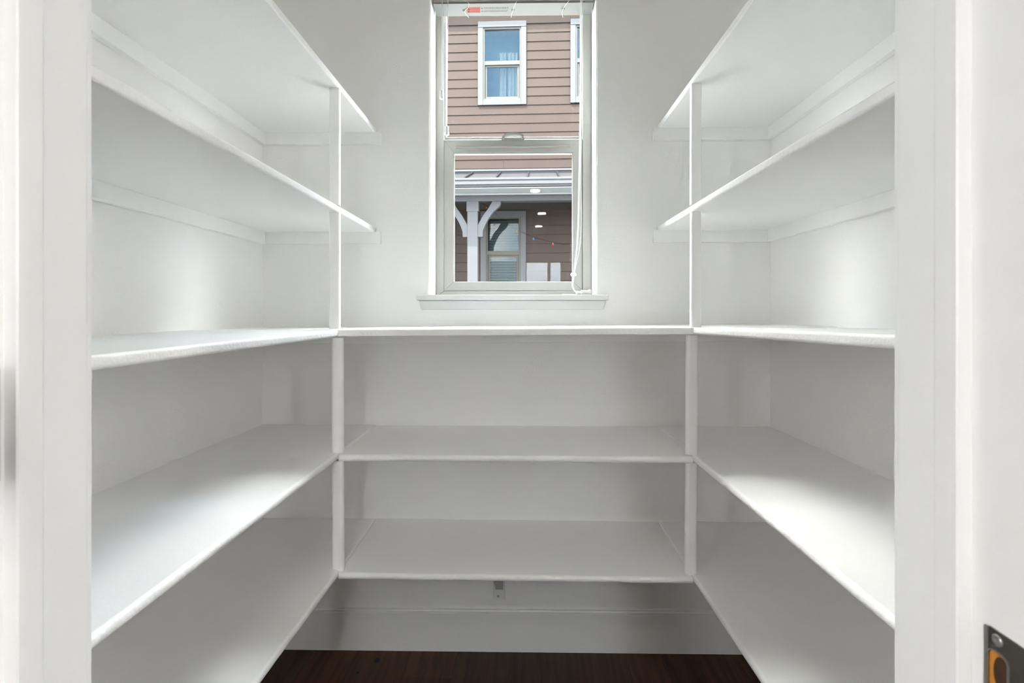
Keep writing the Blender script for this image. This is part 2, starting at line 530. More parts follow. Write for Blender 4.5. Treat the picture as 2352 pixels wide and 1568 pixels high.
# hinges left on the left jamb: one leaf let into the jamb, the free leaf hanging out from the knuckle
for z in (0.66, -0.088, -0.86):
    bm = B(); bx(bm, JL - 0.002, JL + 0.0022, 0.352, 0.3915, z - 0.045, z + 0.045, 0.0008, 1)
    lathe(bm, [(0.0055, -0.047), (0.0065, -0.045), (0.0065, 0.045), (0.0055, 0.047)], (JL + 0.004, 0.3455, z), 'z', 12)
    h = link('hinge', bm, M_NICKEL, jl)
    h['label'] = 'satin nickel door hinge, its other leaf hanging free'
    bm = B(); prism(bm, [(p[0] + JL, p[1] + z) for p in rrect(0.008, 0.046, -0.044, 0.044, 0.012)], 'y', 0.3445, 0.3465)
    link('free_leaf', bm, M_NICKEL, h)
    for k in (-0.03, 0, 0.03):
        bm = B(); lathe(bm, [(0.0035, 0.0), (0.0035, 0.0006), (0.0015, 0.0010)], (JL + 0.0020, 0.371, z + k), 'x', 10)
        link('screw', bm, M_STEEL, h)
        bm = B(); lathe(bm, [(0.0034, 0.0), (0.0034, 0.0004)], (JL + 0.027 + (0.008 if k == 0 else -0.004), 0.3464, z + k), 'y', 10)
        link('screw_hole', bm, M_BRONZE, h)

# recessed ceiling lamps of the room behind (mirrored in the pantry window)
for x, y, lab in ((0.16, -1.05, 'round recessed ceiling lamp nearest the doorway, just behind the camera'), (0.16, -2.62, 'recessed ceiling lamp mirrored in the window on the white porch soffit'),
             (0.30, -4.05, 'recessed ceiling lamp mirrored in the window, upper of two glows on the dark porch wall'), (0.29, -5.20, 'recessed ceiling lamp mirrored in the window, lower of two glows on the dark porch wall')):
    t = thing('ceiling_lamp', (x, y, ZC), lab, 'lamp', 'recessed ceiling lamps')
    bm = B(); lathe(bm, [(0.085, 0.0), (0.085, -0.006), (0.068, -0.010), (0.066, -0.004)], (x, y, ZC), 'z', 24)
    link('lamp_ring', bm, M_TRIM, t, smooth=True)
    bm = B(); lathe(bm, [(0.064, -0.004), (0.064, -0.0065)], (x, y, ZC), 'z', 24)
    link('lamp_disc', bm, emit_mat('lamp_glow', (1.0, 0.90, 0.74), 26.0), t)
    l = bpy.data.lights.new('lamp_light', 'AREA')
    l.shape = 'DISK'; l.size = 0.12; l.energy = CAN_POWER * (0.35 if y > -2 else 1.0); l.color = (1.0, 0.985, 0.96)
    lo = bpy.data.objects.new('lamp_light', l)
    COL.objects.link(lo); lo.parent = t; lo.location = (0, 0, -0.02)

# ------------------------------------------------------------------ window
win = thing('window_1', ((WX0 + WX1) / 2, 1.86, WZ0), 'narrow single hung white vinyl window over the counter', kind='structure')
FX0, FX1, FZ0, FZ1 = WX0, WX1, WZ0 + 0.0005, WZ1          # frame outside
IX0, IX1, IZ0, IZ1 = -0.2905, 0.2215, 0.0836, 1.232       # frame inside

def mitred(parent, ox0, ox1, oz0, oz1, ix0, ix1, iz0, iz1, y0, y1, m, names=('rail', 'stile'), gap=0.0003, bev=0.0012):
    quads = [(names[0], [(ox0, oz0), (ox1, oz0), (ix1, iz0), (ix0, iz0)]), (names[0], [(ix0, iz1), (ix1, iz1), (ox1, oz1), (ox0, oz1)]),
             (names[1], [(ox0, oz0), (ix0, iz0), (ix0, iz1), (ox0, oz1)]), (names[1], [(ix1, iz0), (ox1, oz0), (ox1, oz1), (ix1, iz1)])]
    for nm, q in quads:
        c = (sum(p[0] for p in q) / 4, sum(p[1] for p in q) / 4)
        bm = B(); prism(bm, q, 'y', y0, y1, bev)
        link(nm, bm, m, parent)
fr = link('frame', (lambda b: (bx(b, FX0 + 0.001, FX0 + 0.004, 1.86, 1.92, FZ0, FZ1), b)[1])(B()), M_VINYL, win)
mitred(fr, FX0, FX1, FZ0, FZ1, IX0, IX1, IZ0, IZ1, 1.845, 1.930, M_VINYL, ('sill_member', 'side_member'))
# upper sash: thin bead and bottom rail, glass set back
us = link('upper_sash', (lambda b: (bx(b, IX0, IX1, 1.872, 1.905, 0.640, 0.6605, 0.001, 1), b)[1])(B()), M_VINYL, win)
for x0, x1 in ((IX0, IX0 + 0.0035), (IX1 - 0.0035, IX1)):
    bm = B(); bx(bm, x0, x1, 1.862, 1.905, 0.660, IZ1)
    link('bead', bm, M_WHITEPL, us)
bm = B(); bx(bm, IX0 + 0.003, IX1 - 0.003, 1.8915, 1.8955, 0.655, IZ1)
link('pane', bm, M_GLASS, us)
# lower sash
ls = link('lower_sash', (lambda b: (bx(b, -0.2925, 0.2210, 1.853, 1.884, 0.6415, 0.6440), b)[1])(B()), M_VINYL, win)
mitred(ls, -0.2920, 0.2207, 0.0840, 0.6435, -0.2550, 0.1858, 0.1178, 0.5960, 1.8495, 1.8845, M_VINYL, ('rail', 'stile'))
bm = B()
bx(bm, -0.2560, 0.1870, 1.863, 1.8665, 0.1170, 0.5970)
link('pane', bm, M_GLASS, ls)
bm = B(); prism(bm, [(1.8496, 0.612), (1.8462, 0.614), (1.8455, 0.6175), (1.8462, 0.620), (1.8496, 0.622)], 'x', -0.245, 0.176)
link('ridge', bm, M_VINYL, ls)
bm = B()                                          # thin glazing bead, catches the sky
for x0, x1, z0, z1 in ((-0.2555, -0.2535, 0.1172, 0.5962), (0.1843, 0.1863, 0.1172, 0.5962), (-0.2555, 0.1863, 0.1172, 0.1190), (-0.2555, 0.1863, 0.5915, 0.5966)):
    bx(bm, x0, x1, 1.852, 1.862, z0, z1)
link('glazing_bead', bm, M_WHITEPL, ls)
# lift handle: low arched grip on the top rail
bm = B()
outer = smooth_path([(-0.0770, 0, 0.6425), (-0.0735, 0, 0.6530), (-0.0640, 0, 0.6610), (-0.0345, 0, 0.6650), (-0.0050, 0, 0.6610), (0.0040, 0, 0.6530), (0.0070, 0, 0.6425)], 6)
inner = smooth_path([(-0.0690, 0, 0.6425), (-0.0665, 0, 0.6490), (-0.0600, 0, 0.6545), (-0.0345, 0, 0.6575), (-0.0090, 0, 0.6545), (-0.0030, 0, 0.6490), (-0.0005, 0, 0.6425)], 6)
L = []
for y in (1.838, 1.858):
    L.append(([bm.verts.new((p.x, y, p.z)) for p in outer], [bm.verts.new((p.x, y, p.z)) for p in inner]))
n = len(outer)
for k in range(n - 1):
    (ao, ai), (bo, bi) = L
    for q in ((ao[k], ao[k + 1], ai[k + 1], ai[k]), (bo[k], bi[k], bi[k + 1], bo[k + 1]), (ao[k], bo[k], bo[k + 1], ao[k + 1]), (ai[k], ai[k + 1], bi[k + 1], bi[k])):
        bm.faces.new(q)
for k in (0, n - 1):
    bm.faces.new((L[0][0][k], L[0][1][k], L[1][1][k], L[1][0][k]))
link('lift_handle', bm, M_VINYL, win, smooth=True)
bm = B(); bx(bm, -0.075, 0.005, 1.8425, 1.862, 0.6428, 0.6465, 0.001, 1)
link('handle_base', bm, M_VINYL, win)
# insect screen outside the lower sash
bm = B(); vs = [bm.verts.new(p) for p in ((-0.275, 1.922, 0.095), (0.206, 1.922, 0.095), (0.206, 1.922, 0.625), (-0.275, 1.922, 0.625))]; bm.faces.new(vs)
link('insect_screen', bm, M_SCREEN, win)
# stool and apron
bm = B(); bx(bm, -0.3605, 0.2905, 1.690, 1.7305, 0.0455, 0.0640, 0.0035, 3)
bx(bm, WX0 + 0.0005, WX1 - 0.0005, 1.7295, 1.8465, 0.0455, 0.0640)
link('stool', bm, M_SILL, win)
bm = B(); prism(bm, [(-0.3565, 0.0450), (0.2862, 0.0450), (0.2790, 0.0140), (-0.3480, 0.0140)], 'y', 1.7295, 1.7135, 0.0015)
link('apron', bm, M_SILL, win)

# ------------------------------------------------------------------ shelves
GS = 'built in pantry shelves'
def nose_prof(d0, d1, zt, th, r):
    """section across a shelf: d0 wall side, d1 front edge (d grows to the front), rounded front of radius r"""
    out = [(d0, zt), (d0, zt - th)]
    for k in range(7):
        a = -PI / 2 + PI / 2 * k / 6
        out.append((d1 - r + r * math.cos(a), zt - th + r + r * math.sin(a)))
    for k in range(7):
        a = PI / 2 * k / 6
        out.append((d1 - r + r * math.cos(a), zt - r + r * math.sin(a)))
    return out

def edge_paint(o):
    """the roller-stippled coat along a shelf's front edge"""
    o.data.materials.append(M_EDGE)
    ax = 0 if o.dimensions.y > o.dimensions.x else 1
    c = [p.center[ax] for p in o.data.polygons]
    for p in o.data.polygons:
        if abs(p.normal.z) < 0.75 and abs(p.normal[ax]) > 0.5:
            p.material_index = 1

def sweep(bm, sec, axis, t0, t1, n, wob=0.0):
    """sec(t) gives the section outline; n slices from t0 to t1 along axis"""
    rings = []
    for i in range(n + 1):
        t = t0 + (t1 - t0) * i / n
        pts = sec(t)
        ring = [bm.verts.new((p[0], t, p[1]) if axis == 'y' else (t, p[0], p[1])) for p in pts]
        rings.append(ring)
    m = len(rings[0])
    for a, b in zip(rings, rings[1:]):
        for k in range(m):
            bm.faces.new((a[k], b[k], b[(k + 1) % m], a[(k + 1) % m]))
    bm.faces.new(rings[0]); bm.faces.new(rings[-1][::-1])

def side_shelf(side, zt, dz, th, r, xe, y0, y1, label, cleats):
    """side -1 left, +1 right; zt top height at the window end, dz rise towards the door"""
    w = WL if side < 0 else WR
    def sec(t):
        z = zt + dz * (y1 - t) / (y1 - y0)
        pr = nose_prof(0.0005, abs(w - xe), z, th, r)
        return [(w - side * p[0], p[1]) for p in pr]
    t = thing('shelf', ((w + xe) / 2, (y0 + y1) / 2, zt - th), label, 'shelf', GS)
    bm = B(); sweep(bm, sec, 'y', y0, y1, 12)
    edge_paint(link('board', bm, M_SHELF, t, smooth=True, angle=35))
    if cleats:
        zl = zt - th
        bm = B()
        lo0, lo1 = zl + dz * (y1 - JF - 0.02) / (y1 - y0), zl
        for y, zz in ((JF + 0.02, lo0), (WB - 0.019, lo1)):
            pass
        pts = [(JF + 0.02, lo0 + 0.0001), (WB - 0.0185, lo1 + 0.0001), (WB - 0.0185, lo1 - 0.040), (JF + 0.02, lo0 - 0.040)]
        prism(bm, pts, 'x', w - side * 0.0005, w - side * 0.0185, 0.0010)
        link('cleat', bm, M_SHELF, t)
        bm = B()
        xa, xb = sorted((w - side * 0.0005, xe - side * 0.019))
        bx(bm, xa, xb, WB - 0.018, WB - 0.0005, zl - 0.040, zl + 0.0001)
        link('cleat', bm, M_SHELF, t)
    return t

YF = 1.362                                       # front edge of the back shelves
Y0 = JF + 0.0185                                 # door end of the side shelves
Y1 = WB - 0.0005
TH = 0.0185
side_shelf(-1, 0.6425, -0.004, TH, 0.004, -0.508, Y0, Y1, 'highest shelf on the left wall, white, carried on painted wall cleats', True)
side_shelf(-1, 0.2995, -0.004, TH, 0.005, -0.508, Y0, Y1, 'second shelf from the top on the left wall, white with cleats beneath', True)
side_shelf(-1, -0.0450, -0.004, TH, 0.006, -0.504, Y0, YF - 0.0006, 'white counter height shelf on the left, level with the shelf under the window', False)
side_shelf(-1, -0.3855, 0.008, TH, 0.0088, -0.504, Y0, Y1, 'second lowest white shelf on the left, brightly lit along its front', False)
side_shelf(-1, -0.7110, 0.022, TH, 0.0088, -0.504, Y0, Y1, 'lowest white shelf on the left wall, close above the floor', False)
side_shelf(1, 0.6500, -0.002, TH, 0.004, 0.466, Y0, Y1, 'highest shelf on the right wall, white, carried on painted wall cleats', True)
side_shelf(1, 0.3020, -0.010, TH, 0.005, 0.466, Y0, Y1, 'second shelf from the top on the right wall, white with cleats beneath', True)
side_shelf(1, -0.0375, 0.014, TH, 0.006, 0.462, Y0, YF - 0.0006, 'white counter height shelf on the right, level with the shelf under the window', False)
side_shelf(1, -0.3865, 0.008, TH, 0.0088, 0.462, Y0, Y1, 'second lowest white shelf on the right, brightly lit along its front', False)
side_shelf(1, -0.7145, 0.020, TH, 0.0088, 0.462, Y0, Y1, 'lowest white shelf on the right wall, close above the floor', False)

def back_shelf(x0, x1, zl, zr, r, label, cleat):
    def sec(t):
        z = zl + (zr - zl) * (t - x0) / (x1 - x0)
        return [(WB - p[0], p[1]) for p in nose_prof(0.0005, WB - YF, z, TH, r)]
    t = thing('shelf', ((x0 + x1) / 2, (WB + YF) / 2, min(zl, zr) - TH), label, 'shelf', GS)
    bm = B(); sweep(bm, sec, 'x', x0, x1, 8)
    edge_paint(link('board', bm, M_SHELF, t, smooth=True, angle=35))
    if cleat:
        za, zb = zl - TH, zr - TH
        bm = B(); prism(bm, [(x0 + 0.001, za - 0.0005), (x1 - 0.001, zb - 0.0005), (x1 - 0.001, zb - 0.040), (x0 + 0.001, za - 0.040)], 'y', WB - 0.0005, WB - 0.0185, 0.001)
        link('cleat', bm, M_SHELF, t)
    return t
back_shelf(WL + 0.0006, WR - 0.0006, -0.0470, -0.0350, 0.0025, 'long white counter shelf running under the window from wall to wall', True)
back_shelf(-0.5036, 0.4616, -0.3870, -0.3880, 0.0088, 'middle white shelf on the window wall, next below the counter shelf', False)
back_shelf(-0.5036, 0.4616, -0.7105, -0.7150, 0.0088, 'lowest white shelf on the window wall, above the baseboard', False)

# posts between the shelves
GP = 'shelf posts at the inner corners'
def post(x0, x1, y0, y1, z0, z1, label, lean=0.0, r=0.004):
    bm = B()
    out = []
    for cx, cy, a0 in ((x1 - r, y1 - r, 0), (x0 + r, y1 - r, PI / 2), (x0 + r, y0 + r, PI), (x1 - r, y0 + r, 1.5 * PI)):
        for k in range(6):
            a = a0 + PI / 2 * k / 5
            out.append((cx + r * math.cos(a), cy + r * math.sin(a)))
    prism(bm, out, 'z', z0, z1)
    for v in bm.verts:
        v.co.x += lean * (z1 - v.co.z)
    o = link('shelf_post', bm, M_SHELF, smooth=True, angle=60)
    return tag(o, label, 'post', GP)
e = 0.0004
post(-0.5340, -0.5060, 1.373, 1.391, 0.2993 + e, 0.6238 - e, 'thin white post between the two upper left shelves', -0.001)
post(-0.5340, -0.5060, 1.373, 1.391, -0.0423 + e, 0.2806 - e, 'thin white post standing on the counter at the left, under the second shelf', -0.001)
post(0.4640, 0.4920, 1.380, 1.398, 0.2997 + e, 0.6312 - e, 'thin white post between the two upper right shelves', -0.004)
post(0.4640, 0.4920, 1.380, 1.398, -0.0400 + e, 0.2810 - e, 'thin white post standing on the counter at the right, under the second shelf', -0.004)
post(-0.5290, -0.4968, 1.3715, 1.3935, -0.3853 + e, -0.0662 - e, 'rounded white post under the left counter corner', 0.002, 0.0095)
post(-0.5283, -0.4960, 1.3715, 1.3935, -0.7100 + e, -0.4058 - e, 'rounded white post standing on the lowest left shelf corner', 0.005, 0.0095)
post(0.4492, 0.4814, 1.3715, 1.3935, -0.3857 + e, -0.0578 - e, 'rounded white post under the right counter corner', -0.004, 0.0095)
post(0.4478, 0.4800, 1.3715, 1.3935, -0.7130 + e, -0.4068 - e, 'rounded white post standing on the lowest right shelf corner', -0.009, 0.0095)

# steel bracket under the lowest back shelf
t = thing('shelf_bracket', (-0.080, WB, -0.985), 'painted metal bracket on the wall under the lowest back shelf', 'bracket')
bm = B()
bx(bm, -0.1010, -0.0595, WB - 0.003, WB - 0.0004, -0.985, -0.7345)
bx(bm, -0.1010, -0.0985, WB - 0.013, WB - 0.003, -0.983, -0.7345, 0.0006, 1)
bx(bm, -0.0620, -0.0595, WB - 0.013, WB - 0.003, -0.983, -0.7345, 0.0006, 1)
link('wall_plate', bm, M_BRACKET, t)
bm = B()
prism(bm, [(WB - 0.004, -0.945), (WB - 0.012, -0.947), (WB - 0.25, -0.760), (WB - 0.25, -0.7345), (WB - 0.004, -0.7345)], 'x', -0.0925, -0.0905)
prism(bm, [(WB - 0.004, -0.945), (WB - 0.012, -0.947), (WB - 0.25, -0.760), (WB - 0.25, -0.7345), (WB - 0.004, -0.7345)], 'x', -0.0685, -0.0665)
prism(bm, [(WB - 0.012, -0.947), (WB - 0.25, -0.760), (WB - 0.25, -0.757), (WB - 0.012, -0.944)], 'x', -0.0905, -0.0685)
link('arm', bm, M_ARM, t)
for z in (-0.975, ):
    bm = B(); lathe(bm, [(0.0040, -0.003), (0.0040, -0.0045), (0.0020, -0.0060)], (-0.0835, WB, z), 'y', 12)
    link('screw', bm, M_STEEL, t)

# ------------------------------------------------------------------ blind
bl = thing('window_blind', (-0.033, 1.79, 1.087), 'white horizontal blind drawn up to the window head with cords hanging down', 'blind')
RX0, RX1, RY0, RY1, RZ = -0.3140, 0.2490, 1.754, 1.829, 1.087
bm = B(); bx(bm, RX0, RX1, RY0, RY1, RZ, RZ + 0.0065, 0.0015, 2)
rail = link('bottom_rail', bm, M_RAIL, bl)
for k in range(34):
    z = RZ + 0.0075 + k * 0.0036
    bm = B(); bx(bm, RX0 + 0.002, RX1 - 0.002, RY0 + 0.002, RY1 - 0.002, z, z + 0.0028, 0.0008, 1)
    link('slat', bm, M_SLAT, bl)
bm = B(); bx(bm, RX0 + 0.001, RX1 - 0.001, RY0 + 0.001, RY1 - 0.004, RZ + 0.131, WZ1 - 0.0008)
link('headrail', bm, M_WHITEPL, bl)
# warning sticker on the rail's underside
def flat_poly(bm, pts, z):
    bm.faces.new([bm.verts.new((x, y, z)) for x, y in pts])
bm = B()
zz = RZ - 0.0003
prism(bm, [(-0.1955, 1.7735), (-0.1500, 1.7735), (-0.1520, 1.8065), (-0.1975, 1.8065), (-0.2000, 1.800), (-0.1990, 1.7800)], 'z', RZ - 0.0001, zz)
st = link('warning_sticker', bm, M_RED, rail)
st['label'] = 'orange red warning sticker'
def text_mesh(s, size_x, size_y, x0, y_base, z, name, m, parent):
    """text read from below: right is +x, up is -y"""
    cu = bpy.data.curves.new('text', 'FONT')
    cu.body = s
    o = bpy.data.objects.new('text', cu)
    COL.objects.link(o)
    dg = bpy.context.evaluated_depsgraph_get()
    me = bpy.data.meshes.new_from_object(o.evaluated_get(dg))
    bpy.data.objects.remove(o)
    xs = [v.co.x for v in me.vertices]; ys = [v.co.y for v in me.vertices]
    sx = size_x / (max(xs) - min(xs)); sy = size_y / (max(ys) - min(ys))
    og = ORIGIN[parent.name]
    mx, my = min(xs), min(ys)
    for v in me.vertices:
        v.co = Vector((x0 + (v.co.x - mx) * sx, y_base - (v.co.y - my) * sy, z)) - og
    me.materials.append(m)
    ob = bpy.data.objects.new(name, me)
    COL.objects.link(ob)
    ob.parent = parent
    ORIGIN[ob.name] = og
    return ob
def wtri(bm, cx, y0, y1, w, z):
    flat_poly(bm, [(cx - w, y1), (cx + w, y1), (cx, y0)], z)
# lettering is printed on the sticker and rail: flat mesh letters, sub-parts of the rail's sticker stay joined as one print
def join_print(parts, name, m, parent, extra=None):
    bm = B()
    for p in parts:
        bm.from_mesh(p.data)
        bpy.data.objects.remove(p)
    og = ORIGIN[parent.name]
    bmesh.ops.translate(bm, verts=bm.verts, vec=og)
    if extra:
        extra(bm)
    return link(name, bm, m, parent)
a1 = text_mesh('WARNING', 0.0335, 0.0095, -0.1855, 1.7880, zz - 0.0003, 'w', M_INK, rail)
a2 = text_mesh('ADVERTENCIA', 0.0340, 0.0095, -0.1870, 1.8040, zz - 0.0003, 'w', M_INK, rail)
def tris(bm):
    wtri(bm, -0.1918, 1.7775, 1.7885, 0.0050, zz - 0.0003)
    wtri(bm, -0.1930, 1.7930, 1.8045, 0.0050, zz - 0.0003)
join_print([a1, a2], 'warning_lettering', M_INK, rail, tris)
def small_print(bm):
    random.seed(3)
    z = RZ - 0.0002
    for row, (y, x1, x0) in enumerate(((1.7775, -0.056, -0.137), (1.7835, -0.054, -0.137), (1.7945, -0.053, -0.1375), (1.8010, -0.058, -0.1375))):
        x = x0
        while x < x1:
            w = random.uniform(0.003, 0.0085)
            flat_poly(bm, [(x, y - 0.0013), (x + w, y - 0.0013), (x + w, y + 0.0013), (x, y + 0.0013)], z)
            x += w + 0.0013
    for cy in (1.7815, 1.7985):                   # small round no-touch pictograms
        cx = -0.1440
        for k in range(16):
            a0, a1_ = 2 * PI * k / 16, 2 * PI * (k + 1) / 16
            flat_poly(bm, [(cx + r_ * math.cos(a), cy + r_ * math.sin(a)) for r_, a in ((0.0042, a0), (0.0042, a1_), (0.0032, a1_), (0.0032, a0))], z)
        flat_poly(bm, [(cx - 0.0035, cy - 0.0022), (cx - 0.0022, cy - 0.0035), (cx + 0.0035, cy + 0.0022), (cx + 0.0022, cy + 0.0035)], z)
bm = B(); small_print(bm)
link('small_print', bm, M_INKG, rail)
# cord plugs and loose ladder cords under the rail
for x, y, curl in ((-0.2090, 1.7930, [(-0.215, 1.7505, 1.0990), (-0.196, 1.7490, 1.0925), (-0.188, 1.7520, 1.0860), (-0.194, 1.775, 1.0845), (-0.207, 1.7930, 1.0840), (-0.203, 1.815, 1.0845), (-0.196, 1.831, 1.0835)]),
                   (-0.0340, 1.7930, [(-0.012, 1.7500, 1.1000), (-0.022, 1.7500, 1.0880), (-0.030, 1.770, 1.0845), (-0.034, 1.7930, 1.0840), (-0.039, 1.812, 1.0840), (-0.041, 1.831, 1.0835)]),
                   (0.1445, 1.7885, [(0.168, 1.7500, 1.1000), (0.160, 1.7500, 1.0880), (0.149, 1.768, 1.0845), (0.1445, 1.7885, 1.0840), (0.1430, 1.812, 1.0840), (0.148, 1.832, 1.0830)])):
    bm = B(); lathe(bm, [(0.0060, 0.0), (0.0060, -0.0015), (0.0035, -0.0030), (0.0012, -0.0018)], (x, y, RZ + 0.0002), 'z', 16)
    link('cord_plug', bm, M_RAIL, rail, smooth=True)
    bm = B(); tube(bm, smooth_path(curl, 5), 0.0008, 6)
    link('ladder_cord', bm, M_CORD, rail, smooth=True)
# tilt cords on the left with tassels
def tassel(parent, c, s=1.0, ax='z'):
    bm = B(); lathe(bm, [(0.0022 * s, 0.0), (0.0068 * s, -0.002 * s), (0.0070 * s, -0.006 * s), (0.0052 * s, -0.014 * s), (0.0060 * s, -0.021 * s), (0.0082 * s, -0.027 * s), (0.0080 * s, -0.031 * s), (0.0040 * s, -0.0335 * s)], c, ax, 16)
    return link('tassel', bm, M_TASSEL, parent, smooth=True, angle=60)
bm = B(); tube(bm, [(-0.2807, 1.7490, 1.20), (-0.2810, 1.7490, 1.0), (-0.2817, 1.7500, 0.78)], 0.0011, 6)
c1 = link('tilt_cord', bm, M_CORD, bl); tassel(c1, (-0.2830, 1.7500, 0.783))
bm = B(); tube(bm, [(-0.2605, 1.7490, 1.20), (-0.2612, 1.7490, 1.0), (-0.2645, 1.7500, 0.655)], 0.0011, 6)
c2 = link('tilt_cord', bm, M_CORD, bl); tassel(c2, (-0.2645, 1.7500, 0.657))
# lift cords on the right, gathered and ending on the stool
for k, (dx, dy) in enumerate(((0, 0), (0.0030, 0.003), (0.0065, -0.001))):
    bulge = 0.006 if k == 2 else 0.0
    pts = [(0.2030 + dx, 1.7490 + dy, 1.20), (0.2010 + dx, 1.7490 + dy, 0.80), (0.1970 + dx, 1.7500 + dy, 0.50), (0.1915 + dx + bulge, 1.7500 + dy, 0.27), (0.1800 + dx * 0.4, 1.7500 + dy, 0.150), (0.1775 + dx * 0.3, 1.7500 + dy, 0.128),
           (0.1725 + dx * 0.6, 1.7480 + dy, 0.100), (0.1790 + dx * 0.6, 1.7450 + dy, 0.0800), (0.1900 + dx * 0.5, 1.7420 + dy, 0.0710)]
    bm = B(); tube(bm, smooth_path(pts, 5), 0.0013, 6)
    c3 = link('lift_cord', bm, M_CORD, bl, smooth=True)
    tc_ = ((0.186, 1.741, 0.0725), (0.200, 1.734, 0.0740), (0.204, 1.754, 0.0725))[k]
    tassel(c3, tc_, -1.0 if k != 1 else -1.15, 'x')
bm = B(); lathe(bm, [(0.0020, 0.010), (0.0065, 0.008), (0.0040, 0.0), (0.0062, -0.008), (0.0020, -0.010)], (0.1780, 1.7500, 0.136), 'x', 12)
link('cord_stop', bm, M_CORD, bl, smooth=True)
bm = B(); tube(bm, smooth_path([(0.190, 1.742, 0.0660), (0.170, 1.722, 0.0660), (0.145, 1.720, 0.0665), (0.138, 1.735, 0.0660), (0.160, 1.745, 0.0655)], 5), 0.0013, 6)
link('loose_cord', bm, M_CORD, bl, smooth=True)

# ------------------------------------------------------------------ outside: the neighbouring house
bm = B(); bx(bm, -25, 25, WB + 0.2, 40, ZF - 0.6, ZF - 0.35)
bx(bm, -25, 25, -40, KY - 0.2, ZF - 0.6, ZF - 0.35)
struct('ground', bm, M_GROUND, label='grey ground between the two houses')
HZ = ZF - 0.35
house = thing('house', (0, 9.5, HZ), 'pink brown lap sided house with white trim and covered porch outside the window', 'house', rotz=-0.032)
ORIGIN[house.name] = Vector((0, 0, HZ))          # house parts: x along the facade, y depth (negative towards us), z from the camera's level
def hp(name, bm, m, parent=house, **k):
    return link(name, bm, m, parent, **k)
bm = B(); bx(bm, -11, 11, 0.14, 6, HZ, 6.4)
hp('wall_core', bm, M_SIDING)
W1 = (-0.846, 0.074, 3.956, 5.537)
W2 = (0.905, 1.825, 3.968, 5.542)
WLO = (-0.796, 0.066, 0.25, 1.945)
def lap(u0, u1, z0, h):
    bm = B()
    prism(bm, [(-0.0150, z0 + 0.006), (-0.0145, z0 + 0.010), (-0.0040, z0 + h - 0.005), (0.0, z0 + h - 0.005), (0.0, z0 + 0.034), (-0.006, z0 + 0.024)], 'x', u0, u1)
    hp('siding_board', bm, M_SIDING)
STEP = 0.1712
HW = 11.0                        # half width of the facade, widened out of view to block low sky
def lap_row(z, h, wins, breaks=()):
    segs = [(-HW, HW)]
    for w in wins:
        if z + h > w[2] + 0.02 and z < w[3] - 0.02:
            ns = []
            for a, b in segs:
                if w[0] > a and w[1] < b:
                    ns += [(a, w[0] - 0.001), (w[1] + 0.001, b)]
                else:
                    ns.append((a, b))
            segs = ns
    for bk in breaks:
        ns = []
        for a, b in segs:
            ns += [(a, bk - 0.0015), (bk + 0.0015, b)] if a < bk < b else [(a, b)]
        segs = ns
    for a, b in segs:
        lap(a, b, z, h)
for k in range(1, 17):
    lap_row(5.488 - STEP * k, STEP, (W1, W2), (-0.36,) if k == 16 else ())
for k in range(11):
    lap_row(0.272 + 0.1745 * k, 0.1745, (WLO,))
# backing between the boards and the core (stands behind the laps, left open at the windows)
bm = B()
for u0, u1 in ((-HW, W1[0]), (W1[1], W2[0]), (W2[1], HW)):
    bx(bm, u0, u1, 0.001, 0.14, W1[2], 5.6)
bx(bm, -HW, HW, 0.001, 0.14, WLO[3], W1[2])
bx(bm, -HW, WLO[0], 0.001, 0.14, HZ, WLO[3]); bx(bm, WLO[1], HW, 0.001, 0.14, HZ, WLO[3])
bx(bm, WLO[0], WLO[1], 0.001, 0.14, HZ, WLO[2])
bx(bm, -HW, HW, 0.001, 0.14, 5.55, 6.4)
hp('sheathing', bm, M_SIDING)
bm = B(); bx(bm, -HW, W1[0] - 0.001, -0.028, 0, 5.488, 6.30); bx(bm, W1[1] + 0.001, W2[0] - 0.001, -0.028, 0, 5.488, 6.30)
bx(bm, W2[1] + 0.001, HW, -0.028, 0, 5.488, 6.30); bx(bm, W1[0], W1[1], -0.028, 0, W1[3] + 0.001, 6.30); bx(bm, W2[0], W2[1], -0.028, 0, W2[3] + 0.001, 6.30)
hp('frieze_board', bm, M_SIDING)
bm = B(); bx(bm, -HW - 0.3, HW + 0.3, -0.45, 0.2, 6.40, 6.49)
bx(bm, -HW - 0.3, HW + 0.3, 0.1, 6.4, 6.49, 6.6)
hp('eave', bm, M_HTRIM)

def ring4(bm, x0, x1, z0, z1, t, y0, y1, tb=None, tt=None):
    tb = tb or t; tt = tt or t
    bx(bm, x0, x0 + t, y0, y1, z0, z1); bx(bm, x1 - t, x1, y0, y1, z0, z1)
    bx(bm, x0 + t, x1 - t, y0, y1, z0, z0 + tb); bx(bm, x0 + t, x1 - t, y0, y1, z1 - tt, z1)

